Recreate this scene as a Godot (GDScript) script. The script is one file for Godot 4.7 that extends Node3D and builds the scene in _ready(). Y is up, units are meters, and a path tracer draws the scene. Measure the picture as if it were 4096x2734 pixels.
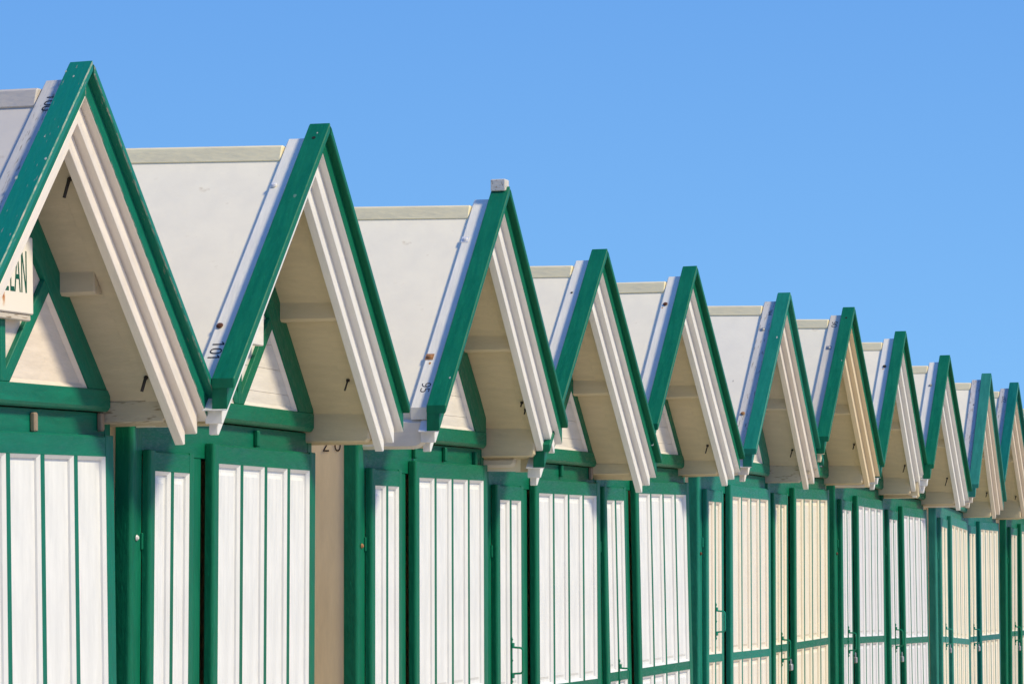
extends Node3D
# A row of green and white beach huts seen along their fronts through a long lens.

const YB := 0.95          # height of the door's lock rail above a hut's base
const XA := 0.19          # roof apex, measured from the left edge of the wide door's panels
const YA := 2.105 + 0.95
const HW := 0.906
const CT := 0.032
const ZO := 0.316
const PITCH := 0.81124    # roof pitch, radians
const CAM_H := 1.49

# x, y, z (relative to the lens), yaw, pitch, roll, roof offset
const POSE := [
	[-1.571, -0.533, -9.221, 72.525, -0.693, 1.144, 0.018, -0.036, -0.011],
	[-1.025, -0.510, -10.886, 73.516, 0.290, 0.261, 0.016, 0.002, 0.017],
	[-0.385, -0.497, -12.955, 73.648, 0.231, 0.698, 0.049, 0.019, 0.009],
	[0.126, -0.518, -14.661, 71.368, 0.056, 0.318, -0.037, -0.053, -0.019],
	[0.668, -0.481, -16.212, 71.353, -0.635, 0.740, -0.060, -0.026, -0.011],
	[1.276, -0.450, -18.178, 72.359, 0.242, -0.073, 0.037, -0.004, -0.015],
	[1.786, -0.427, -19.740, 71.988, 0.483, 0.606, 0.028, 0.014, 0.021],
	[2.393, -0.432, -21.631, 72.956, -0.041, -0.534, 0.001, 0.015, -0.004],
	[2.906, -0.471, -23.193, 72.541, -0.418, -0.542, -0.020, -0.010, 0.023],
	[3.525, -0.510, -25.112, 74.192, -0.219, -2.054, -0.020, 0.026, -0.005],
	[3.991, -0.527, -26.690, 72.194, 0.117, -0.066, -0.006, 0.055, -0.005],
	[4.646, -0.520, -28.604, 71.741, 0.405, -0.363, -0.002, 0.000, 0.000],
]

var T := tan(PITCH)
var mesh_cache := {}
var tex := {}
var mats := {}
var rng := RandomNumberGenerator.new()

# ------------------------------------------------------------------ textures
func noise_img(seed_: int, freq: float, oct: int, size := 512) -> Image:
	var n := FastNoiseLite.new()
	n.seed = seed_
	n.frequency = freq
	n.fractal_octaves = oct
	n.noise_type = FastNoiseLite.TYPE_SIMPLEX_SMOOTH
	var im := n.get_seamless_image(size, size)
	im.convert(Image.FORMAT_L8)
	return im

func to_tex(im: Image) -> ImageTexture:
	im.generate_mipmaps()
	return ImageTexture.create_from_image(im)

func make_textures() -> void:
	var a := noise_img(3, 0.012, 3)
	var b := noise_img(11, 0.07, 4)
	var c := noise_img(29, 0.03, 4)
	var da := a.get_data()
	var db := b.get_data()
	var dc := c.get_data()
	var n := 512 * 512
	# brushed paint: soft mottling and fine grain
	var paint := PackedByteArray(); paint.resize(n * 3)
	var worn := PackedByteArray(); worn.resize(n * 3)
	var soil := PackedByteArray(); soil.resize(n * 3)
	var scuff := PackedByteArray(); scuff.resize(n * 3)
	var rough := PackedByteArray(); rough.resize(n)
	for i in n:
		var va := da[i] / 255.0
		var vb := db[i] / 255.0
		var vc := dc[i] / 255.0
		var v := 0.965 + 0.03 * (va - 0.5) * 2.0 + 0.012 * (vb - 0.5) * 2.0
		var g := int(clampf(v, 0.0, 1.0) * 255.0)
		paint[i * 3] = g; paint[i * 3 + 1] = g; paint[i * 3 + 2] = g
		# green gloss: faded and brushed, with small pale scuffs
		var u := 0.83 + 0.10 * (va - 0.5) + 0.07 * (vc - 0.5)
		u = lerpf(u, 1.0, clampf((vb - 0.76) * 8.0, 0.0, 1.0))
		var gu := int(clampf(u, 0.0, 1.0) * 255.0)
		scuff[i * 3] = gu; scuff[i * 3 + 1] = gu; scuff[i * 3 + 2] = gu
		# weathered: grey-brown bare wood where the paint has gone
		var k := clampf((vb * 0.55 + vc * 0.45 - 0.60) * 9.0, 0.0, 1.0)
		worn[i * 3] = int(255.0 * lerpf(v, 0.70, k))
		worn[i * 3 + 1] = int(255.0 * lerpf(v, 0.66, k))
		worn[i * 3 + 2] = int(255.0 * lerpf(v, 0.61, k))
		# roof film: mottled, with a few specks
		var s := 0.6 * clampf((vc - 0.76) * 5.0, 0.0, 1.0) * clampf((va - 0.5) * 4.0, 0.0, 1.0)
		var w := 0.98 + 0.022 * (va - 0.5) + 0.008 * (vc - 0.5)
		soil[i * 3] = int(255.0 * clampf(lerpf(w, 0.80, s), 0.0, 1.0))
		soil[i * 3 + 1] = int(255.0 * clampf(lerpf(w, 0.76, s), 0.0, 1.0))
		soil[i * 3 + 2] = int(255.0 * clampf(lerpf(w, 0.70, s), 0.0, 1.0))
		rough[i] = int(255.0 * clampf(0.80 + 0.35 * (vb - 0.5) + 0.4 * (va - 0.5), 0.0, 1.0))
	tex.paint = to_tex(Image.create_from_data(512, 512, false, Image.FORMAT_RGB8, paint))
	tex.scuff = to_tex(Image.create_from_data(512, 512, false, Image.FORMAT_RGB8, scuff))
	tex.worn = to_tex(Image.create_from_data(512, 512, false, Image.FORMAT_RGB8, worn))
	tex.soil = to_tex(Image.create_from_data(512, 512, false, Image.FORMAT_RGB8, soil))
	tex.rough = to_tex(Image.create_from_data(512, 512, false, Image.FORMAT_L8, rough))
	var nb := noise_img(41, 0.05, 4)
	nb.convert(Image.FORMAT_RGBA8)
	nb.bump_map_to_normal_map(3.0)
	tex.bump = to_tex(nb)
	# chipped green paint: pale primer and grey wood in small sharp flakes
	var e := noise_img(57, 0.045, 4)
	var de := e.get_data()
	var f := noise_img(63, 0.11, 3)
	var df := f.get_data()
	var chip := PackedByteArray(); chip.resize(n * 3)
	var edge := PackedByteArray(); edge.resize(n * 3)
	for i in n:
		var ve := de[i] / 255.0
		var vf := df[i] / 255.0
		var base := Color(0.02, 0.465, 0.38)
		var pale := Color(0.74, 0.75, 0.70).lerp(Color(0.50, 0.47, 0.42), vf)
		var kk := 1.0 if ve * 0.6 + vf * 0.4 > 0.775 else 0.0
		var col := base.lerp(pale, kk)
		chip[i * 3] = int(col.r * 255); chip[i * 3 + 1] = int(col.g * 255); chip[i * 3 + 2] = int(col.b * 255)
		kk = 1.0 if ve * 0.5 + vf * 0.5 > 0.545 else 0.0
		col = base.lerp(pale, kk)
		edge[i * 3] = int(col.r * 255); edge[i * 3 + 1] = int(col.g * 255); edge[i * 3 + 2] = int(col.b * 255)
	tex.chip = to_tex(Image.create_from_data(512, 512, false, Image.FORMAT_RGB8, chip))
	tex.edge = to_tex(Image.create_from_data(512, 512, false, Image.FORMAT_RGB8, edge))

# linear colour, roughness, texture name, grain axis (0 x, 1 y, 2 z, 3 none)
func paint(r: float, g: float, b: float, rough: float, t := "paint", axis := 1, bump := 0.25, spec := 0.5) -> StandardMaterial3D:
	var key := "%.3f_%.3f_%.3f_%.2f_%s_%d_%.2f" % [r, g, b, rough, t, axis, bump]
	if mats.has(key):
		return mats[key]
	var m := StandardMaterial3D.new()
	m.albedo_color = Color(r, g, b).linear_to_srgb()
	m.albedo_texture = tex[t]
	m.roughness = minf(rough / 0.8, 1.0)
	m.roughness_texture = tex.rough
	m.metallic_specular = spec if maxf(r, b) > 0.3 else 0.33
	m.uv1_triplanar = true
	m.uv1_triplanar_sharpness = 4.0
	var s := Vector3(3.0, 3.0, 3.0)
	if t == "soil":
		s = Vector3(0.9, 0.9, 0.9)
	elif axis < 3:
		s[axis] = 0.45
	m.uv1_scale = s
	m.uv1_offset = Vector3(r * 3.1, g * 5.3, b * 7.7)
	m.normal_enabled = bump > 0.0
	m.normal_texture = tex.bump
	m.normal_scale = bump
	mats[key] = m
	return m

func plain(r: float, g: float, b: float, rough: float, metal := 0.0) -> StandardMaterial3D:
	var key := "p%.3f_%.3f_%.3f_%.2f_%.2f" % [r, g, b, rough, metal]
	if mats.has(key):
		return mats[key]
	var m := StandardMaterial3D.new()
	m.albedo_color = Color(r, g, b).linear_to_srgb()
	m.albedo_texture = tex.worn
	m.uv1_triplanar = true
	m.uv1_scale = Vector3(12, 12, 12)
	m.roughness = rough
	m.metallic = metal
	mats[key] = m
	return m

# ------------------------------------------------------------------ mesh tools
func face(st: SurfaceTool, pts: Array, centre: Vector3) -> void:
	# a convex face, wound clockwise seen from outside the shape that surrounds `centre`
	var n: Vector3 = (pts[1] - pts[0]).cross(pts[2] - pts[0])
	if n.length() < 1e-12:
		n = (pts[2] - pts[0]).cross(pts[pts.size() - 1] - pts[0])
	n = n.normalized()
	var mid := Vector3.ZERO
	for q in pts:
		mid += q
	mid /= pts.size()
	var flip := n.dot(mid - centre) > 0.0
	if not flip:
		n = -n
	for i in range(1, pts.size() - 1):
		var tri := [pts[0], pts[i], pts[i + 1]]
		if flip:
			tri = [pts[0], pts[i + 1], pts[i]]
		for q in tri:
			st.set_normal(n)
			st.add_vertex(q)

func inset(poly: Array, d: float) -> Array:
	var out := []
	var n := poly.size()
	var area := 0.0
	for i in n:
		var a0: Vector2 = poly[i]
		var b0: Vector2 = poly[(i + 1) % n]
		area += a0.x * b0.y - b0.x * a0.y
	var sg := 1.0 if area > 0.0 else -1.0
	for i in n:
		var a: Vector2 = poly[(i + n - 1) % n]
		var b: Vector2 = poly[i]
		var c: Vector2 = poly[(i + 1) % n]
		var d1 := (b - a).normalized()
		var d2 := (c - b).normalized()
		var n1 := Vector2(-d1.y, d1.x) * sg
		var n2 := Vector2(-d2.y, d2.x) * sg
		var m := (n1 + n2)
		if m.length() < 1e-6:
			m = n1
		m = m.normalized()
		out.append(b + m * (d / maxf(m.dot(n1), 0.35)))
	return out

func to3(p: Vector2, h: float, axis: int) -> Vector3:
	if axis == 2:
		return Vector3(p.x, p.y, h)
	if axis == 1:
		return Vector3(p.x, h, p.y)      # polygon in (x, z)
	return Vector3(h, p.y, p.x)          # polygon in (z, y)

# convex polygon drawn out along an axis, its end edges chamfered
func prism_into(st: SurfaceTool, poly: Array, axis: int, h0: float, h1: float, ch := 0.0, st_edge: SurfaceTool = null) -> void:
	var se := st if st_edge == null else st_edge
	var n := poly.size()
	var c2 := Vector2.ZERO
	for q in poly:
		c2 += q
	c2 /= n
	var cen := to3(c2, (h0 + h1) * 0.5, axis)
	var ins := inset(poly, ch) if ch > 0.0 else poly
	var top := []
	var bot := []
	for q in ins:
		top.append(to3(q, h1, axis))
		bot.append(to3(q, h0, axis))
	face(st, top, cen)
	face(st, bot, cen)
	for i in n:
		var j := (i + 1) % n
		face(st, [to3(poly[i], h0 + ch, axis), to3(poly[j], h0 + ch, axis), to3(poly[j], h1 - ch, axis), to3(poly[i], h1 - ch, axis)], cen)
		if ch > 0.0:
			face(se, [to3(poly[i], h1 - ch, axis), to3(poly[j], h1 - ch, axis), to3(ins[j], h1, axis), to3(ins[i], h1, axis)], cen)
			face(se, [to3(poly[i], h0 + ch, axis), to3(poly[j], h0 + ch, axis), to3(ins[j], h0, axis), to3(ins[i], h0, axis)], cen)

func new_st() -> SurfaceTool:
	var st := SurfaceTool.new()
	st.begin(Mesh.PRIMITIVE_TRIANGLES)
	return st

func prism(poly: Array, axis: int, h0: float, h1: float, ch := 0.0) -> ArrayMesh:
	var key := "%s_%d_%.4f_%.4f_%.4f" % [str(poly), axis, h0, h1, ch]
	if mesh_cache.has(key):
		return mesh_cache[key]
	var st := new_st()
	prism_into(st, poly, axis, h0, h1, ch)
	var m := st.commit()
	mesh_cache[key] = m
	return m

func rect_poly(w: float, h: float, ch: float) -> Array:
	# rectangle about the origin with cut corners
	var x := w * 0.5
	var y := h * 0.5
	if ch <= 0.0:
		return [Vector2(-x, -y), Vector2(x, -y), Vector2(x, y), Vector2(-x, y)]
	return [Vector2(-x + ch, -y), Vector2(x - ch, -y), Vector2(x, -y + ch), Vector2(x, y - ch), Vector2(x - ch, y), Vector2(-x + ch, y), Vector2(-x, y - ch), Vector2(-x, -y + ch)]

func part(parent: Node, called: String, mesh: Mesh, mat: Material, pos := Vector3.ZERO, rot := Vector3.ZERO) -> MeshInstance3D:
	var o := MeshInstance3D.new()
	o.name = called
	o.mesh = mesh
	o.material_override = mat
	o.position = pos
	o.rotation = rot
	parent.add_child(o, true)
	return o

# box given by its two corners, all edges chamfered
func bx(parent: Node, called: String, a: Vector3, b: Vector3, mat: Material, ch := 0.003) -> MeshInstance3D:
	var s := b - a
	return part(parent, called, prism(rect_poly(s.x, s.y, ch), 2, -s.z * 0.5, s.z * 0.5, ch), mat, (a + b) * 0.5)

# board lying along a slope: polygon in the hut's (x, y), grain along the slope
func board(parent: Node, called: String, poly: Array, ang: float, z0: float, z1: float, mat: Material, ch := 0.003, edge_mat: Material = null) -> MeshInstance3D:
	var p0: Vector2 = poly[0]
	var loc := []
	for q in poly:
		loc.append((q - p0).rotated(-ang))
	var key := []
	for q in loc:
		key.append(q.snapped(Vector2(0.0001, 0.0001)))
	var wob := Vector3(rng.randf_range(-0.0006, 0.0006), rng.randf_range(-0.0006, 0.0006), rng.randf_range(-0.0013, 0.0013))
	if edge_mat != null:
		var st := new_st()
		var se := new_st()
		prism_into(st, key, 2, 0.0, z1 - z0, ch, se)
		var m := st.commit()
		se.commit(m)
		var o := part(parent, called, m, null, Vector3(p0.x, p0.y, z0), Vector3(0, 0, ang) + wob)
		o.set_surface_override_material(0, mat)
		o.set_surface_override_material(1, edge_mat)
		return o
	return part(parent, called, prism(key, 2, 0.0, z1 - z0, ch), mat, Vector3(p0.x, p0.y, z0), Vector3(0, 0, ang) + wob)

func tube_into(st: SurfaceTool, path: Array, r: float, seg := 8) -> void:
	var rings := []
	for i in path.size():
		var d: Vector3
		if i == 0:
			d = path[1] - path[0]
		elif i == path.size() - 1:
			d = path[i] - path[i - 1]
		else:
			d = path[i + 1] - path[i - 1]
		d = d.normalized()
		var u := d.cross(Vector3(1, 0.03, 0.02)).normalized()
		var v := d.cross(u).normalized()
		var ring := []
		for k in seg:
			var a := TAU * k / seg
			ring.append(path[i] + (u * cos(a) + v * sin(a)) * r)
		rings.append(ring)
	for i in path.size() - 1:
		var cen: Vector3 = (path[i] + path[i + 1]) * 0.5
		for k in seg:
			var j := (k + 1) % seg
			face(st, [rings[i][k], rings[i][j], rings[i + 1][j], rings[i + 1][k]], cen)
	face(st, rings[0], path[1])
	face(st, rings[path.size() - 1], path[path.size() - 2])

# sunk panel with a bevelled moulding, a quirk and a raised, grooved field
func panel_mesh(w: float, h: float, kind: int) -> ArrayMesh:
	var key := "panel_%.4f_%.4f_%d" % [w, h, kind]
	if mesh_cache.has(key):
		return mesh_cache[key]
	var st := new_st()
	# loops: inset, depth
	var loops := [[0.0, -0.001], [0.011, -0.0105], [0.0118, -0.0185]]
	if kind == 1:
		loops.append_array([[0.028, -0.0185], [0.040, -0.0125]])
	var far := Vector3(w * 0.5, h * 0.5, -1.0)
	var rects := []
	for l in loops:
		var d: float = l[0]
		var z: float = l[1]
		rects.append([Vector3(d, d, z), Vector3(w - d, d, z), Vector3(w - d, h - d, z), Vector3(d, h - d, z)])
	for i in rects.size() - 1:
		for k in 4:
			var j := (k + 1) % 4
			face(st, [rects[i][k], rects[i][j], rects[i + 1][j], rects[i + 1][k]], far)
	var last: Array = rects[rects.size() - 1]
	var x0: float = last[0].x
	var x1: float = last[1].x
	var y0: float = last[0].y
	var y1: float = last[2].y
	var z0: float = last[0].z
	var cuts := [x0]
	if kind == 1:
		for f in [0.31, 0.66]:
			var gx := lerpf(x0, x1, f)
			cuts.append_array([gx - 0.0016, gx, gx + 0.0016])
	cuts.append(x1)
	for i in cuts.size() - 1:
		var za := z0
		var zb := z0
		if kind == 1:
			if i % 3 == 1:
				zb = z0 - 0.002
			elif i % 3 == 2:
				za = z0 - 0.002
		face(st, [Vector3(cuts[i], y0, za), Vector3(cuts[i + 1], y0, zb), Vector3(cuts[i + 1], y1, zb), Vector3(cuts[i], y1, za)], far)
	var m := st.commit()
	mesh_cache[key] = m
	return m

func text_part(parent: Node, called: String, s: String, h: float, mat: Material, xf: Transform3D, widen := 1.0, font_name := "Droid Sans") -> void:
	var t := TextMesh.new()
	var f := SystemFont.new()
	f.font_names = PackedStringArray([font_name])
	f.font_weight = 500
	t.font = f
	t.font_size = 32
	t.text = s
	t.depth = 0.0012
	t.pixel_size = h / (0.714 * 32.0)
	var o := MeshInstance3D.new()
	o.name = called
	o.mesh = t
	o.material_override = mat
	o.transform = Transform3D(xf.basis.scaled_local(Vector3(widen, 1, 1)), xf.origin)
	parent.add_child(o, true)

# ------------------------------------------------------------------ hut
func round_stile(w: float, h0: float, h1: float, z0: float, z1: float, r_left: float, r_right: float) -> ArrayMesh:
	# upright with its front arrises rounded; x from 0 to w
	var poly := [Vector2(0, z0), Vector2(w, z0)]
	var k := 4
	if r_right > 0.0:
		for i in k + 1:
			var a := PI * 0.5 * i / k
			poly.append(Vector2(w - r_right + r_right * cos(a), z1 - r_right + r_right * sin(a)))
	else:
		poly.append(Vector2(w, z1))
	if r_left > 0.0:
		for i in k + 1:
			var a := PI * 0.5 * i / k
			poly.append(Vector2(r_left - r_left * sin(a), z1 - r_left + r_left * cos(a)))
	else:
		poly.append(Vector2(0, z1))
	return prism(poly, 1, h0, h1, 0.002)

func door(hut: Node3D, called: String, x0: float, n: int, pw: float, mw: float, sl: float, sr: float, top: float, ptop: float, zf: float, th: float, g: Material, gx_: Material, w: Material, kind: int) -> Node3D:
	# origin: the left edge of the first panel, at the lock rail's height
	var d := Node3D.new()
	d.name = called
	hut.add_child(d, true)
	d.position = Vector3(x0, YB, zf)
	var wid := n * pw + (n - 1) * mw
	var bot := -0.86
	part(d, "stile", round_stile(sl, bot, top, -th, 0.0, 0.010, 0.0), g, Vector3(-sl, 0, 0))
	part(d, "stile", round_stile(sr, bot, top, -th, 0.0, 0.0, 0.006), g, Vector3(wid, 0, 0))
	# rails
	var rails := [[ptop, top - 0.0015], [-0.045, 0.0], [bot, -0.76]]
	for r in rails:
		var poly := [Vector2(-th, r[0]), Vector2(-0.0006, r[0]), Vector2(-0.0006, r[1] - 0.006), Vector2(-0.006, r[1]), Vector2(-th, r[1])]
		if r[0] != ptop:
			poly = [Vector2(-th, r[0]), Vector2(-0.0006, r[0]), Vector2(-0.0006, r[1]), Vector2(-th, r[1])]
		part(d, "rail", prism(poly, 0, 0.0005, wid - 0.0005, 0.0004), gx_)
	for row in [[0.0, ptop], [-0.76, -0.045]]:
		var y0: float = row[0]
		var hh: float = row[1] - row[0]
		for i in n:
			var px := i * (pw + mw)
			part(d, "panel", panel_mesh(pw, hh, kind), w, Vector3(px, y0, 0))
			if i < n - 1:
				var jit := rng.randf_range(-0.0008, 0.0008)
				bx(d, "muntin", Vector3(px + pw + jit, y0 + 0.0004, -th), Vector3(px + pw + mw + jit, y0 + hh - 0.0004, -0.0003), g, 0.0012)
	return d

func handle_mesh() -> ArrayMesh:
	if mesh_cache.has("handle"):
		return mesh_cache["handle"]
	var st := new_st()
	prism_into(st, [Vector2(-0.007, -0.105), Vector2(0.007, -0.105), Vector2(0.007, 0.105), Vector2(-0.007, 0.105)], 2, 0.0, 0.004, 0.001)
	for s: float in [-1.0, 1.0]:
		prism_into(st, [Vector2(-0.010, s * 0.068 - 0.012), Vector2(0.010, s * 0.068 - 0.012), Vector2(0.010, s * 0.068 + 0.012), Vector2(-0.010, s * 0.068 + 0.012)], 2, 0.004, 0.013, 0.002)
	var path := [Vector3(0, 0.060, 0.008)]
	path.append(Vector3(0, 0.058, 0.034))
	for i in 5:
		var a := PI * 0.5 * i / 4.0
		path.append(Vector3(0, 0.043 + 0.015 * cos(a), 0.040 + 0.015 * sin(a)))
	for i in 5:
		var a := PI * 0.5 * i / 4.0
		path.append(Vector3(0, -0.043 - 0.015 * sin(a), 0.040 + 0.015 * cos(a)))
	path.append(Vector3(0, -0.058, 0.034))
	path.append(Vector3(0, -0.060, 0.008))
	tube_into(st, path, 0.0047, 8)
	for y in [-0.095, 0.0, 0.095]:
		prism_into(st, disc(0.005, 8, Vector2(0, y)), 2, 0.004, 0.0075, 0.001)
	var m := st.commit()
	mesh_cache["handle"] = m
	return m

func disc(r: float, n: int, c := Vector2.ZERO) -> Array:
	var out := []
	for i in n:
		var a := TAU * i / n
		out.append(c + Vector2(cos(a), sin(a)) * r)
	return out

# domed bolt head with its washer, axis along +y
func bolt_mesh(square: bool) -> ArrayMesh:
	var key := "bolt%s" % str(square)
	if mesh_cache.has(key):
		return mesh_cache[key]
	var st := new_st()
	if square:
		prism_into(st, rect_poly(0.034, 0.034, 0.001), 1, 0.0, 0.002, 0.0005)
	prism_into(st, disc(0.0125, 14), 1, 0.0, 0.007, 0.003)
	prism_into(st, disc(0.0085, 14), 1, 0.006, 0.0095, 0.002)
	var m := st.commit()
	mesh_cache[key] = m
	return m

func slope_y(x: float, a: Vector3, off: float) -> float:
	# height of a line `off` below the cap's top surface, on either slope
	return a.y - absf(x - a.x) * T - off

func slope_poly(a: Vector3, side: float, e: float, o0: float, o1: float, x_in := 0.0, cut := 0.0) -> Array:
	# strip of roof section on one side (side = -1, 1) between offsets o0 and o1, plumb at both ends
	var xi := a.x + side * x_in
	var xe := a.x + side * e
	var q := [Vector2(xi, slope_y(xi, a, o0)), Vector2(xe, slope_y(xe, a, o0))]
	if cut > 0.0:
		var xc := a.x + side * (e - cut)
		q.append(Vector2(xe, slope_y(xe, a, o1) + cut * 1.2))
		q.append(Vector2(xc, slope_y(xc, a, o1)))
	else:
		q.append(Vector2(xe, slope_y(xe, a, o1)))
	q.append(Vector2(xi, slope_y(xi, a, o1)))
	return q

func hut_palette(i: int) -> Dictionary:
	var p := {
		green = [0.004, 0.212, 0.108], trim = [0.83, 0.82, 0.79], strip = [0.90, 0.86, 0.74], strip_tex = "paint",
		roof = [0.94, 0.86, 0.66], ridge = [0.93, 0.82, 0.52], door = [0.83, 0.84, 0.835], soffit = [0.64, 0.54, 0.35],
		wall = [0.97, 0.78, 0.48], infill = [0.80, 0.75, 0.68],
	}
	if i == 0:
		p.green = [0.006, 0.237, 0.150]; p.trim = [0.84, 0.77, 0.69]; p.strip = [0.62, 0.59, 0.53]; p.strip_tex = "worn"
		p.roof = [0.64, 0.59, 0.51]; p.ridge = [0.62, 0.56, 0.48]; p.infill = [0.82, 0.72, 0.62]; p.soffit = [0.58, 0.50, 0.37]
	if i == 5:
		p.green = [0.014, 0.285, 0.195]; p.door = [0.86, 0.80, 0.69]; p.strip = [0.68, 0.65, 0.58]; p.strip_tex = "worn"
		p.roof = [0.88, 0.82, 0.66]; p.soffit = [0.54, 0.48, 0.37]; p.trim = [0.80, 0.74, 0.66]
	if i == 6:
		p.door = [0.87, 0.80, 0.63]; p.trim = [0.80, 0.67, 0.46]; p.strip = [0.74, 0.68, 0.56]; p.roof = [0.90, 0.83, 0.64]
	if i == 7 or i == 8:
		p.door = [0.78, 0.78, 0.79]
	if i == 9:
		p.green = [0.037, 0.300, 0.231]; p.door = [0.86, 0.80, 0.66]; p.strip = [0.62, 0.59, 0.56]; p.strip_tex = "worn"; p.trim = [0.80, 0.71, 0.60]
	if i == 10:
		p.green = [0.005, 0.213, 0.175]; p.door = [0.86, 0.80, 0.66]; p.strip = [0.58, 0.56, 0.53]; p.strip_tex = "worn"; p.trim = [0.80, 0.70, 0.57]
	if i == 11:
		p.door = [0.78, 0.72, 0.60]
	return p

func pm(c: Array, rough: float, t := "paint", axis := 1, bump := 0.25) -> StandardMaterial3D:
	return paint(c[0], c[1], c[2], rough, t, axis, bump)

func roof_turn(o: Node3D, pivot: Vector3) -> void:
	# the ridge climbs slightly to the back
	var r := Transform3D(Basis(Vector3.RIGHT, deg_to_rad(1.1)), Vector3.ZERO)
	o.transform = Transform3D(Basis(), pivot) * r * Transform3D(Basis(), -pivot) * o.transform

func build_hut(i: int) -> Node3D:
	var q: Array = POSE[i]
	var p := hut_palette(i)
	var hut := Node3D.new()
	hut.name = "beach_hut" if i == 0 else "beach_hut_%03d" % i
	add_child(hut)
	var basis_ := Basis.from_euler(Vector3(deg_to_rad(q[4]), deg_to_rad(q[3]), deg_to_rad(q[5])), EULER_ORDER_YXZ)
	var org := Vector3(q[0], q[1] + CAM_H, q[2]) + basis_ * Vector3(0, -YB, 0)
	hut.transform = Transform3D(basis_, org)
	var gy := pm(p.green, 0.46, "scuff", 1, 0.30)
	var gx := pm(p.green, 0.46, "scuff", 0, 0.30)
	var trim := pm(p.trim, 0.45, "paint", 0, 0.2)
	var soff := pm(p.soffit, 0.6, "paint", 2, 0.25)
	var roofm := pm(p.roof, 0.55, "soil", 3, 0.04)
	var ridgem := pm(p.ridge, 0.6, "paint", 2, 0.25)
	var stripm := pm(p.strip, 0.5, p.strip_tex, 0, 0.25)
	var doorm := pm(p.door, 0.42, "paint", 1, 0.08)
	var wallm := pm(p.wall, 0.6, "worn" if i == 9 else "paint", 1, 0.05)
	var infill := pm(p.infill, 0.5, "paint", 0, 0.25)
	var capm := gx
	if i == 0:
		capm = paint(1.0, 1.0, 1.0, 0.42, "chip", 0, 0.3)
	var edgem: Material = null
	if i == 0:
		edgem = paint(1.0, 1.0, 1.0, 0.5, "edge", 0, 0.3)
	elif i == 5 or i == 10:
		edgem = paint(1.0, 1.0, 1.0, 0.5, "chip", 0, 0.3)
	var A := Vector3(XA + q[6], YA + q[7], 0)
	var zo: float = ZO + q[8]
	var pair_right := i in [4, 6, 8, 10]
	var pair_left := i in [3, 5, 7, 9]
	var L := -0.640 if pair_right or i == 3 else -0.680
	var R := 1.003 if pair_left else 1.032
	var ZF := -0.034      # front face of the frame
	# ---- body
	bx(hut, "side_wall", Vector3(L + 0.004, 0.06, -2.0), Vector3(L + 0.026, YB + 1.10, -0.092), wallm, 0.001)
	bx(hut, "side_wall", Vector3(R - 0.026, 0.06, -2.0), Vector3(R - 0.004, YB + 1.10, -0.092), wallm, 0.001)
	bx(hut, "back_wall", Vector3(L + 0.027, 0.06, -2.0), Vector3(R - 0.027, YB + 1.10, -1.975), wallm, 0.001)
	var bw := prism([Vector2(L + 0.05, YB + 1.101), Vector2(R - 0.05, YB + 1.101), Vector2(A.x, slope_y(A.x, A, 0.19))], 2, -1.999, -1.976)
	part(hut, "back_gable", bw, wallm)
	bx(hut, "floor", Vector3(L, 0.0, -2.0), Vector3(R, 0.055, -0.040), pm([0.30, 0.24, 0.17], 0.8, "worn", 0), 0.003)
	var bh := maxf(org.y - 0.004, 0.004)
	for zz in [-0.25, -1.0, -1.75]:
		bx(hut, "bearer", Vector3(L + 0.02, -bh, zz - 0.05), Vector3(R - 0.02, -0.001, zz + 0.05), pm([0.20, 0.16, 0.12], 0.85, "worn", 0), 0.001)
	part(hut, "front_post", round_stile(-0.597 - L, 0.056, YB + 1.043, -0.092, ZF, 0.012, 0.0), gy, Vector3(L, 0, 0))
	part(hut, "front_post", round_stile(R - 0.984, 0.056, YB + 1.043, -0.092, ZF, 0.0, 0.008), gy, Vector3(0.984, 0, 0))
	bx(hut, "head_board", Vector3(-0.596, YB + 0.915, -0.075), Vector3(0.983, YB + 1.0435, ZF - 0.001), gx, 0.002)
	bx(hut, "mullion", Vector3(-0.23, 0.10, -0.075), Vector3(-0.076, YB + 0.9145, ZF - 0.002), gy, 0.003)
	bx(hut, "sill", Vector3(-0.596, 0.056, -0.075), Vector3(0.983, 0.0995, ZF - 0.001), gx, 0.003)
	# ---- doors
	var dw := door(hut, "wide_door", 0.0, 4, 0.2084, 0.0275, 0.047, 0.064, 0.969, 0.900, 0.0, 0.032, gy, gx, doorm, 0 if i == 0 else 1)
	var ds := door(hut, "narrow_door", -0.550, 2, 0.136, 0.027, 0.043, 0.040, 0.929, 0.860, -0.006, 0.027, gy, gx, doorm, 1)
	dw.rotation.z = deg_to_rad(rng.randf_range(-0.12, 0.12))
	ds.rotation.z = deg_to_rad(rng.randf_range(-0.2, 0.2))
	# ---- gable
	var gc := 0.20
	var GT := 1.053
	var gb := YB + 1.045
	var gt := YB + 1.116
	var beam := [Vector2(-0.034, gb + 0.004), Vector2(-0.012, gb), Vector2(-0.004, gb + 0.006), Vector2(0.002, gb + 0.016), Vector2(0.002, gt - 0.003), Vector2(-0.001, gt), Vector2(-0.034, gt)]
	part(hut, "gable_beam", prism(beam, 0, gc - 0.758, gc + 0.758, 0.006), gx)
	var yin := gt + 0.60 * GT
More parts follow.
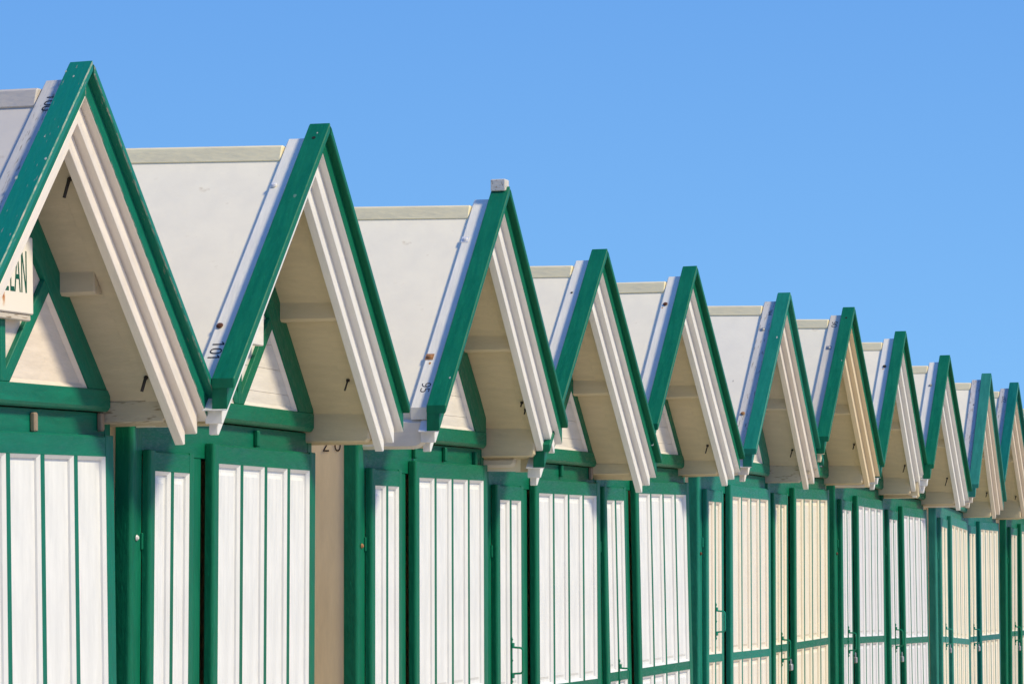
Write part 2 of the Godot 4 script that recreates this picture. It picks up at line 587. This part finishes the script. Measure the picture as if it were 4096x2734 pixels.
	for sd: float in [-1.0, 1.0]:
		var xo: float = gc + sd * 0.755
		var yo := slope_y(xo, A, 0.180)
		var rp := [Vector2(gc, yin), Vector2(gc + sd * 0.60, gt + 0.0003), Vector2(xo, gt + 0.0003), Vector2(xo, maxf(yo, gt + 0.02)), Vector2(gc, minf(slope_y(gc, A, 0.180), A.y - 0.12))]
		board(hut, "gable_rafter", rp, -sd * PITCH, -0.034, 0.0, gx, 0.002)
		var bp := [Vector2(gc + sd * 0.018, gt + 0.0006), Vector2(gc + sd * 0.045, gt + 0.0006), Vector2(gc + sd * 0.3235, gt + 0.292), Vector2(gc + sd * 0.290, gt + 0.327), Vector2(gc + sd * 0.018, gt + 0.038)]
		board(hut, "gable_brace", bp, sd * PITCH, -0.030, -0.0025, gx, 0.002)
		# bevelled bead round the lower triangle
		var t0 := Vector2(gc + sd * 0.046, gt + 0.0004)
		var t1 := Vector2(gc + sd * 0.600, gt + 0.0004)
		var t2 := Vector2(gc + sd * 0.322, gt + 0.291)
		var tri := [t0, t1, t2]
		var ins := inset(tri, 0.014)
		for k in 3:
			var st := new_st()
			var j := (k + 1) % 3
			var a3 := Vector3(tri[k].x, tri[k].y, -0.006)
			var b3 := Vector3(tri[j].x, tri[j].y, -0.006)
			var c3 := Vector3(ins[j].x, ins[j].y, -0.0185)
			var d3 := Vector3(ins[k].x, ins[k].y, -0.0185)
			face(st, [a3, b3, c3, d3], (t0.x + t1.x + t2.x) / 3.0 * Vector3.RIGHT + Vector3(0, gt + 0.1, -0.5))
			face(st, [Vector3(a3.x, a3.y, -0.0185), Vector3(b3.x, b3.y, -0.0185), b3, a3], (a3 + c3) * 0.5)
			part(hut, "bead", st.commit(), infill)
	bx(hut, "gable_post", Vector3(gc - 0.018, gt + 0.0005, -0.030), Vector3(gc + 0.018, yin - 0.02, -0.0015), gy, 0.002)
	var y := gt - 0.03
	while y < yin - 0.01:
		var y2 := minf(y + (0.0875 if i > 0 else 0.9), yin + 0.02)
		var w0 := (yin + 0.03 - y) / GT
		var w1 := maxf((yin + 0.03 - y2) / GT, 0.004)
		var tb := [Vector2(gc - w0, y), Vector2(gc + w0, y), Vector2(gc + w1, y2 - 0.0008), Vector2(gc - w1, y2 - 0.0008)]
		part(hut, "gable_plank", prism(tb, 2, -0.030, -0.019, 0.0012), infill)
		y = y2
	# ---- roof
	var pv := Vector3(A.x, A.y, 0.15)
	for sd: float in [-1.0, 1.0]:
		# where two huts stand close, the later one's left verge stops against its neighbour
		var cut := 0.805 if pair_right and sd < 0 else 2.0
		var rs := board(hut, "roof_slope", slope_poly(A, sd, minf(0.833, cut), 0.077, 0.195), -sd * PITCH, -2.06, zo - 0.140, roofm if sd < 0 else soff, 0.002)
		roof_turn(rs, pv)
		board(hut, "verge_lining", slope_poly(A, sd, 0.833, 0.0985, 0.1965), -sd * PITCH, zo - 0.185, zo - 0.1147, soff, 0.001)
		board(hut, "verge_strip", slope_poly(A, sd, minf(0.864, cut), 0.051, 0.098), -sd * PITCH, zo - 0.162, zo - 0.0825, stripm, 0.006)
		board(hut, "verge_cap", slope_poly(A, sd, minf(HW, cut), 0.0, CT, 0.0 if sd < 0 else 0.010), -sd * PITCH, zo - 0.080, zo, capm, 0.0035 if i in [0, 5] else 0.003, edgem)
		board(hut, "barge_board", slope_poly(A, sd, minf(0.903, cut), CT + 0.0005, CT + 0.0725), -sd * PITCH, zo - 0.0795, zo - 0.027, gx, 0.0025 if i == 0 else 0.0012, edgem if i == 0 else null)
		board(hut, "barge_lining", slope_poly(A, sd, minf(0.9025, cut), CT + 0.073, CT + 0.0765), -sd * PITCH, zo - 0.1145, zo - 0.0285, trim, 0.001)
		board(hut, "barge_moulding", slope_poly(A, sd, minf(0.876, cut - 0.02), CT + 0.0795, CT + 0.155, 0.0, 0.010), -sd * PITCH, zo - 0.1145, zo - 0.055, trim, 0.0016)
		board(hut, "barge_moulding", slope_poly(A, sd, minf(0.840, cut - 0.04), CT + 0.158, CT + 0.230, 0.0, 0.012), -sd * PITCH, zo - 0.1145, zo - 0.084, trim, 0.0016)
		# purlin under the slope
		var px0: float = A.x + sd * 0.386
		var py := slope_y(px0, A, 0.166)
		var pz := 0.118 if i == 0 else zo - 0.1155
		var pp := [Vector2(px0, py), Vector2(px0, py - 0.088), Vector2(px0 + sd * 0.010, py - 0.098), Vector2(px0 + sd * 0.055, py - 0.098), Vector2(px0 + sd * 0.055, py - 0.045)]
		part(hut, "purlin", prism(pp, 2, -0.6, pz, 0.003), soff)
		# wall plate carried out under the slope
		var wx := A.x + sd * 0.757
		var wt := slope_y(wx, A, 0.190)
		var wb := minf(YB + 1.006, wt - 0.04)
		var wz := zo - 0.1155
		var wp := [Vector2(-2.0, wb), Vector2(wz - 0.012, wb), Vector2(wz, wb + 0.012), Vector2(wz, wt), Vector2(-2.0, wt)]
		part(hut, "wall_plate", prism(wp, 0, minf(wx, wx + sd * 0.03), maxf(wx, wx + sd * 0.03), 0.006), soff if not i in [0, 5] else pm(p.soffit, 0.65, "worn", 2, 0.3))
		# fascia along the eave with a rounded nose
		var ex := A.x + sd * 0.862
		var nose := zo - 0.086
		if pair_right and sd < 0 or pair_left and sd > 0:
			continue
		if i == 1 and sd < 0:
			nose = zo - 0.20
		if i == 3 and sd < 0:
			nose = 0.12
		var et := slope_y(ex, A, 0.0995)
		var eb := minf(YB + 1.0, et - 0.03)
		var er := minf(0.066, (et - eb) * 0.6)
		var ep := [Vector2(-2.04, eb), Vector2(nose - er, eb)]
		for k in 6:
			var aa := PI * 0.5 * (k + 1) / 6.0
			ep.append(Vector2(nose - er + er * sin(aa), eb + er - er * cos(aa)))
		ep.append(Vector2(nose, et))
		ep.append(Vector2(-2.04, et))
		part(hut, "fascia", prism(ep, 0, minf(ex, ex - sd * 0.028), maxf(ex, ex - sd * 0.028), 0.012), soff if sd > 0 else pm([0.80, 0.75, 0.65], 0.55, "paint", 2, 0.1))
	var rc := prism([Vector2(-0.058, -0.137), Vector2(0.058, -0.137), Vector2(0.062, -0.133), Vector2(0.046, -0.084), Vector2(0.038, -0.0775), Vector2(-0.038, -0.0775), Vector2(-0.046, -0.084), Vector2(-0.062, -0.133)], 2, -2.08, zo - 0.163, 0.004)
	var rco := part(hut, "ridge_cap", rc, ridgem, Vector3(A.x, A.y, 0))
	roof_turn(rco, pv)
	return hut

func on_slope(A: Vector3, dx: float, z: float, off: float) -> Transform3D:
	# frame on the left slope: x down the slope, y towards the front, z out of the surface
	var x := Vector3(-cos(PITCH), -sin(PITCH), 0)
	var n := Vector3(-sin(PITCH), cos(PITCH), 0)
	return Transform3D(Basis(x, Vector3(0, 0, 1), n), Vector3(A.x - dx, slope_y(A.x - dx, A, off), z))

func apex(i: int) -> Vector3:
	return Vector3(XA + POSE[i][6], YA + POSE[i][7], 0)

func add_details(huts: Array) -> void:
	var rust := plain(0.13, 0.045, 0.022, 0.85)
	var copper := plain(0.42, 0.20, 0.08, 0.7)
	var dark := plain(0.035, 0.030, 0.028, 0.7)
	var steel := plain(0.45, 0.45, 0.44, 0.45, 0.6)
	var ink := plain(0.03, 0.027, 0.03, 0.8)
	var whitep := paint(0.78, 0.78, 0.80, 0.5)
	# coach bolts: hut, distance down the slope, z, material, square washer
	var bolts := [[1, 0.178, 0.171, whitep, false], [1, 0.679, 0.173, rust, false], [2, 0.176, 0.172, whitep, true], [2, 0.665, 0.173, copper, true],
		[3, 0.158, 0.186, dark, false], [4, 0.148, 0.180, rust, false], [5, 0.169, 0.184, steel, false], [5, 0.658, 0.180, copper, false],
		[6, 0.209, 0.189, steel, true], [7, 0.199, 0.196, dark, false], [8, 0.176, 0.194, plain(0.5, 0.47, 0.38, 0.7), false], [9, 0.211, 0.196, dark, false]]
	for b in bolts:
		var hi: int = b[0]
		var A := apex(hi)
		var xf := on_slope(A, b[1], b[2] + POSE[hi][8], 0.0505)
		var o := part(huts[hi], "bolt", bolt_mesh(b[4]), b[3])
		o.transform = Transform3D(Basis(xf.basis.x, xf.basis.z, -xf.basis.y), xf.origin)
		if hi == 3 or hi == 9:
			o.scale = Vector3(0.45, 0.45, 0.45)
	# stains on the roofs and flakes off the caps: hut, distance down the slope, z, size, colour, surface offset
	var bird := plain(0.60, 0.56, 0.47, 0.8)
	var rusty := plain(0.50, 0.24, 0.07, 0.85)
	var primer := plain(0.42, 0.46, 0.41, 0.7)
	var faded := plain(0.10, 0.24, 0.17, 0.6)
	var marks := [[2, 0.062, -0.282, 0.016, rusty, 0.0768], [1, 0.414, 0.038, 0.024, bird, 0.0768], [1, 0.184, -0.084, 0.014, bird, 0.0768], [1, 0.333, 0.078, 0.006, dark, 0.0768],
		[2, 0.100, -0.124, 0.012, bird, 0.0768], [5, 0.444, 0.073, 0.014, bird, 0.0768], [2, 0.69, 0.182, 0.012, rusty, 0.0508], [4, 0.165, 0.168, 0.008, rusty, 0.0508], [7, 0.215, 0.188, 0.010, rusty, 0.0508],
		[5, 0.270, 0.292, 0.016, primer, 0.0], [1, 0.037, 0.280, 0.007, primer, 0.0], [1, 0.274, 0.285, 0.016, faded, 0.0], [1, 0.600, 0.252, 0.018, faded, 0.0], [2, 0.800, 0.300, 0.010, primer, 0.0], [6, 0.341, 0.300, 0.008, primer, 0.0],
		[0, 0.049, 0.273, 0.008, primer, 0.0], [0, 0.241, 0.269, 0.006, primer, 0.0], [0, 0.312, 0.306, 0.011, primer, 0.0], [0, 0.366, 0.238, 0.012, primer, 0.0], [0, 0.030, 0.239, 0.008, primer, 0.0]]
	for mk in marks:
		var hi: int = mk[0]
		var xf := on_slope(apex(hi), mk[1], mk[2] + POSE[hi][8], mk[5])
		var blot := []
		for k in 9:
			var aa := TAU * k / 9.0
			blot.append(Vector2(cos(aa) * 1.3, sin(aa) * 0.7) * mk[3] * 0.5 * rng.randf_range(0.75, 1.15))
		var o := part(huts[hi], "stain" if mk[5] > 0.0 else "paint_chip", prism(blot, 1, -0.001, 0.0010, 0.0), mk[4])
		o.transform = Transform3D(Basis(xf.basis.x, xf.basis.z, -xf.basis.y), xf.origin)
	# painted numbers on the verge strips
	var nums := [[0, "100", 0.075, 0.199, 0.038, false], [1, "101", 0.762, 0.200, 0.046, false], [2, "95", 0.786, 0.198, 0.042, false],
		[5, "164", 0.067, 0.199, 0.024, false], [6, "90", 0.058, 0.205, 0.040, false], [10, "227", 0.096, 0.200, 0.036, true]]
	for n in nums:
		var hi: int = n[0]
		var xf := on_slope(apex(hi), n[2], n[3] + POSE[hi][8] * 0.5, 0.0505)
		if n[5]:
			xf.basis = Basis(-xf.basis.x, -xf.basis.y, xf.basis.z)
		text_part(huts[hi], "stencil_number", n[1], n[4] * 0.86, ink, xf, 1.05)
	# number on the tan side wall
	text_part(huts[2], "stencil_number", "2 0", 0.056, plain(0.05, 0.03, 0.02, 0.8), Transform3D(Basis(Vector3(0, 0, 1), Vector3.UP, Vector3(-1, 0, 0)), Vector3(-0.6768, YB + 1.020, -0.143)), 0.72)
	# holes and hooks in the soffits: hut, distance, z, length, kind
	var pegs := [[1, 0.641, 0.159, 0.05], [2, 0.648, 0.177, 0.008], [2, 0.677, 0.185, 0.010], [4, 0.681, 0.167, 0.055], [5, 0.665, 0.172, 0.06],
		[6, 0.624, 0.176, 0.035], [7, 0.673, 0.178, 0.07], [8, 0.658, 0.165, 0.085], [9, 0.691, 0.178, 0.04], [10, 0.723, 0.167, 0.03], [0, 0.131, 0.172, 0.085], [0, 0.685, 0.168, 0.06]]
	for g in pegs:
		var hi: int = g[0]
		var A := apex(hi)
		var px: float = A.x + g[1]
		var base := Vector3(px, slope_y(px, A, 0.196), g[2] + POSE[hi][8])
		var nn := Vector3(-sin(PITCH), -cos(PITCH), 0)
		var st := new_st()
		var ln: float = g[3] * 0.5
		tube_into(st, [base, base + nn * 0.014, base + nn * 0.022 + Vector3(0.1, -0.75, -0.25) * ln * 0.5, base + nn * 0.026 + Vector3(0.15, -1.0, -0.35) * ln], 0.0036 if hi != 0 else 0.0055, 8)
		prism_into(st, disc(0.006, 6, Vector2(base.x - 0.004, base.y - 0.004)), 2, base.z - 0.006, base.z + 0.006, 0.001)
		part(huts[hi], "hook", st.commit(), dark)
	# bolt holes in the caps
	for hcap in [[1, 0.055], [6, 0.069]]:
		var hi: int = hcap[0]
		var xf := on_slope(apex(hi), hcap[1], ZO + POSE[hi][8] - 0.043, 0.0)
		var o := part(huts[hi], "bolt_hole", prism(disc(0.007, 10), 1, -0.001, 0.0012, 0.0), plain(0.004, 0.006, 0.005, 0.9))
		o.transform = Transform3D(Basis(xf.basis.x, xf.basis.z, -xf.basis.y), xf.origin)
	# post bolts
	for pb in [[1, 0.639, plain(0.75, 0.74, 0.72, 0.4)], [2, 0.621, copper], [5, 0.565, rust], [7, 0.561, rust]]:
		var hi: int = pb[0]
		var o := part(huts[hi], "post_bolt", bolt_mesh(false), pb[2], Vector3(-0.640, YB + pb[1], -0.034), Vector3(PI * 0.5, 0, 0))
		o.scale = Vector3(0.8, 1.0, 0.8)
	# turn-buttons that hold the doors shut
	var bare := plain(0.34, 0.26, 0.19, 0.85)
	for tb in [[0, 0.451, 1.0, bare], [0, 0.936, 1.013, bare], [2, 0.011, 1.01, null], [2, 0.424, 1.006, null], [2, 0.868, 0.997, null], [3, 0.419, 1.015, null], [3, 0.901, 1.014, bare], [1, 0.43, 1.002, null]]:
		var hi: int = tb[0]
		var mt: Material = tb[3] if tb[3] != null else pm(hut_palette(hi).green, 0.46, "scuff", 1, 0.30)
		bx(huts[hi], "turn_button", Vector3(tb[1] - 0.012, YB + tb[2] - 0.030, -0.0345), Vector3(tb[1] + 0.012, YB + tb[2] + 0.030, -0.016), mt, 0.004)
	# pull handles on the narrow doors
	var hy := {3: 0.133, 4: -0.043, 5: 0.183, 6: -0.031, 7: -0.028, 8: 0.002, 9: 0.0, 10: 0.0, 11: -0.022}
	for hi in hy:
		var ds: Node3D = huts[hi].get_node("narrow_door")
		part(ds, "handle", handle_mesh(), pm(hut_palette(hi).green, 0.35, "paint", 1, 0.1), Vector3(0.136 + 0.0135, hy[hi], 0.0))
	# hinges on the left edge of the narrow doors and the mullion
	for hi in range(1, 12):
		for yy in [0.60, -0.55]:
			bx(huts[hi], "hinge", Vector3(-0.606, YB + yy, -0.034), Vector3(-0.594, YB + yy + 0.055, -0.026), pm(hut_palette(hi).green, 0.46, "scuff", 1, 0.30), 0.002)
	# purlin block and sign of the first hut
	var h0: Node3D = huts[0]
	var sgn := bx(h0, "name_board", Vector3(0.05, YB + 1.323, 0.004), Vector3(0.345, YB + 1.560, 0.030), paint(0.84, 0.77, 0.68, 0.5, "paint", 0), 0.003)
	var im := Image.create(128, 128, false, Image.FORMAT_RGB8)
	var nz := FastNoiseLite.new()
	nz.seed = 5
	nz.frequency = 0.06
	for yy in 128:
		for xx in 128:
			var c := Color(0.925, 0.895, 0.85)
			var d := absf(xx - 40.0 + 3.0 * nz.get_noise_2d(xx, yy)) / 5.0
			var run := clampf(1.0 - d, 0.0, 1.0) * clampf(1.0 - absf(yy - 96.0) / 26.0, 0.0, 1.0)
			run = clampf(run * 1.6 + 0.5 * run * nz.get_noise_2d(xx * 2, yy * 2), 0.0, 1.0)
			c = c.lerp(Color(0.66, 0.36, 0.12), run)
			if Vector2(xx - 40, yy - 90).length() < 4.0:
				c = Color(0.25, 0.11, 0.04)
			im.set_pixel(xx, yy, c)
	var sm := StandardMaterial3D.new()
	sm.albedo_texture = to_tex(im)
	sm.roughness = 0.55
	var face_quad := QuadMesh.new()
	face_quad.size = Vector2(0.288, 0.23)
	part(sgn, "board_face", face_quad, sm, Vector3(0, 0, 0.0131))
	text_part(sgn, "lettering", "ELAN", 0.121, paint(0.004, 0.10, 0.065, 0.5), Transform3D(Basis(), Vector3(0.028, 0.004, 0.0136)), 0.40)
	bx(h0, "sign_rail", Vector3(0.05, YB + 1.303, 0.003), Vector3(0.338, YB + 1.322, 0.024), paint(0.62, 0.56, 0.48, 0.7, "worn", 0), 0.003)
	bx(huts[1], "name_board", Vector3(0.05, YB + 1.331, 0.004), Vector3(0.349, YB + 1.55, 0.030), paint(0.82, 0.80, 0.76, 0.5, "paint", 0), 0.003)
	# white block on top of the third hut
	var A2 := apex(2)
	var zb: float = ZO + POSE[2][8]
	bx(huts[2], "apex_block", Vector3(A2.x - 0.03, A2.y - 0.02, zb - 0.078), Vector3(A2.x + 0.03, A2.y + 0.030, zb - 0.014), paint(0.70, 0.67, 0.60, 0.6, "worn", 3), 0.003)

func add_padlocks(huts: Array) -> void:
	var steel := plain(0.62, 0.61, 0.60, 0.35, 0.8)
	var brassy := plain(0.46, 0.44, 0.42, 0.4, 0.7)
	var locks := [[6, -0.144], [7, -0.150], [8, -0.148], [9, -0.097], [10, -0.100], [11, -0.152]]
	var said := ["dull steel padlock on the hut with yellow cream doors and number 90", "steel padlock on the white doors between two huts of cream doors, next to cream ones",
		"steel padlock on white doors beside a peeling tan side wall", "small padlock on the cream doors of the hut with pale teal roof edges", "small padlock on the cream doors of the hut numbered 227", "small padlock on the doors of the last hut of the row"]
	for k in locks.size():
		var hi: int = locks[k][0]
		var hut: Node3D = huts[hi]
		# hasp and staple belong to the hut
		bx(hut, "hasp", Vector3(-0.20, YB + locks[k][1] + 0.030, -0.0355), Vector3(-0.06, YB + locks[k][1] + 0.055, -0.030), pm(hut_palette(hi).green, 0.46, "scuff", 1, 0.30), 0.001)
		var lock := Node3D.new()
		lock.name = "padlock" if k == 0 else "padlock_%03d" % k
		add_child(lock)
		lock.transform = hut.transform * Transform3D(Basis(), Vector3(-0.14, YB + locks[k][1] - 0.028, -0.008))
		lock.set_meta("label", said[k])
		lock.set_meta("category", "padlock")
		lock.set_meta("group", "padlocks on the hut doors")
		part(lock, "body", prism(rect_poly(0.046, 0.042, 0.006), 2, -0.011, 0.011, 0.004), steel if k % 2 == 0 else brassy, Vector3(0, 0.021, 0))
		var st := new_st()
		var path := [Vector3(-0.014, 0.040, 0)]
		for i in 9:
			var a := PI * i / 8.0
			path.append(Vector3(-0.014 * cos(a), 0.058 + 0.014 * sin(a), 0))
		path.append(Vector3(0.014, 0.040, 0))
		tube_into(st, path, 0.0035, 6)
		part(lock, "shackle", st.commit(), steel)

func _ready() -> void:
	rng.seed = 20
	# ---- camera
	var cam := Camera3D.new()
	cam.name = "camera"
	cam.fov = 12.4737
	cam.near = 0.1
	cam.far = 2000.0
	cam.position = Vector3(0, CAM_H, 0)
	cam.rotation = Vector3(deg_to_rad(4.2592), 0, deg_to_rad(-0.2023))
	add_child(cam)
	cam.current = true
	# ---- sky and exposure
	var env := Environment.new()
	var sky := Sky.new()
	var sm := ProceduralSkyMaterial.new()
	sm.sky_top_color = Color(0.225, 0.475, 0.850)
	sm.sky_horizon_color = Color(0.545, 0.788, 1.0)
	sm.sky_curve = 0.18
	sm.ground_horizon_color = Color(0.60, 0.58, 0.52)
	sm.ground_bottom_color = Color(0.50, 0.47, 0.42)
	sm.sun_angle_max = 0.0
	sky.sky_material = sm
	env.background_mode = Environment.BG_SKY
	env.sky = sky
	env.tonemap_mode = Environment.TONE_MAPPER_LINEAR
	env.tonemap_exposure = 1.0
	env.sdfgi_enabled = true
	env.ssao_enabled = true
	env.ssil_enabled = true
	var we := WorldEnvironment.new()
	we.name = "world_environment"
	we.environment = env
	add_child(we)
	# ---- sun: high over the beach, a little to the right of the fronts, softened by thin haze
	var sun := DirectionalLight3D.new()
	sun.name = "sun"
	sun.light_energy = 1.24
	sun.light_color = Color(1.0, 0.94, 0.80)
	sun.light_angular_distance = 9.0
	sun.shadow_enabled = true
	add_child(sun)
	sun.look_at_from_position(Vector3(0.640, 0.705, 0.300) * 50.0, Vector3.ZERO, Vector3.UP)
	# ---- setting
	make_textures()
	var gm := PlaneMesh.new()
	gm.size = Vector2(1600, 1600)
	var ground := MeshInstance3D.new()
	ground.name = "promenade"
	ground.mesh = gm
	var gmat := paint(0.62, 0.52, 0.38, 0.85, "soil", 3, 0.4)
	ground.material_override = gmat
	ground.set_meta("kind", "structure")
	add_child(ground)
	# ---- huts
	var labels := [
		"cream and green beach hut with a name board and chipped green roof edges",
		"green and white beach hut numbered 101 on its white roof strip",
		"green and white beach hut numbered 95 with a small white block on its apex",
		"white-doored green beach hut beside hut 95, with a square green pull handle",
		"white-doored green beach hut with one rusty bolt on its white roof strip",
		"beach hut numbered 164 with pale cream doors and a weathered grey roof strip",
		"beach hut numbered 90 with yellow cream doors and yellow cream barge mouldings",
		"white-doored beach hut right after the one numbered 90",
		"white-doored beach hut between another white-doored hut and the pale teal edged hut",
		"cream-doored beach hut with pale teal roof edges and a grey roof strip",
		"cream-doored beach hut numbered 227 with blue-green roof edges",
		"last beach hut of the row, only its narrow door showing",
	]
	var huts := []
	for i in POSE.size():
		var h := build_hut(i)
		h.set_meta("label", labels[i])
		h.set_meta("category", "beach hut")
		h.set_meta("group", "beach huts standing in a row")
		huts.append(h)
	add_details(huts)
	add_padlocks(huts)
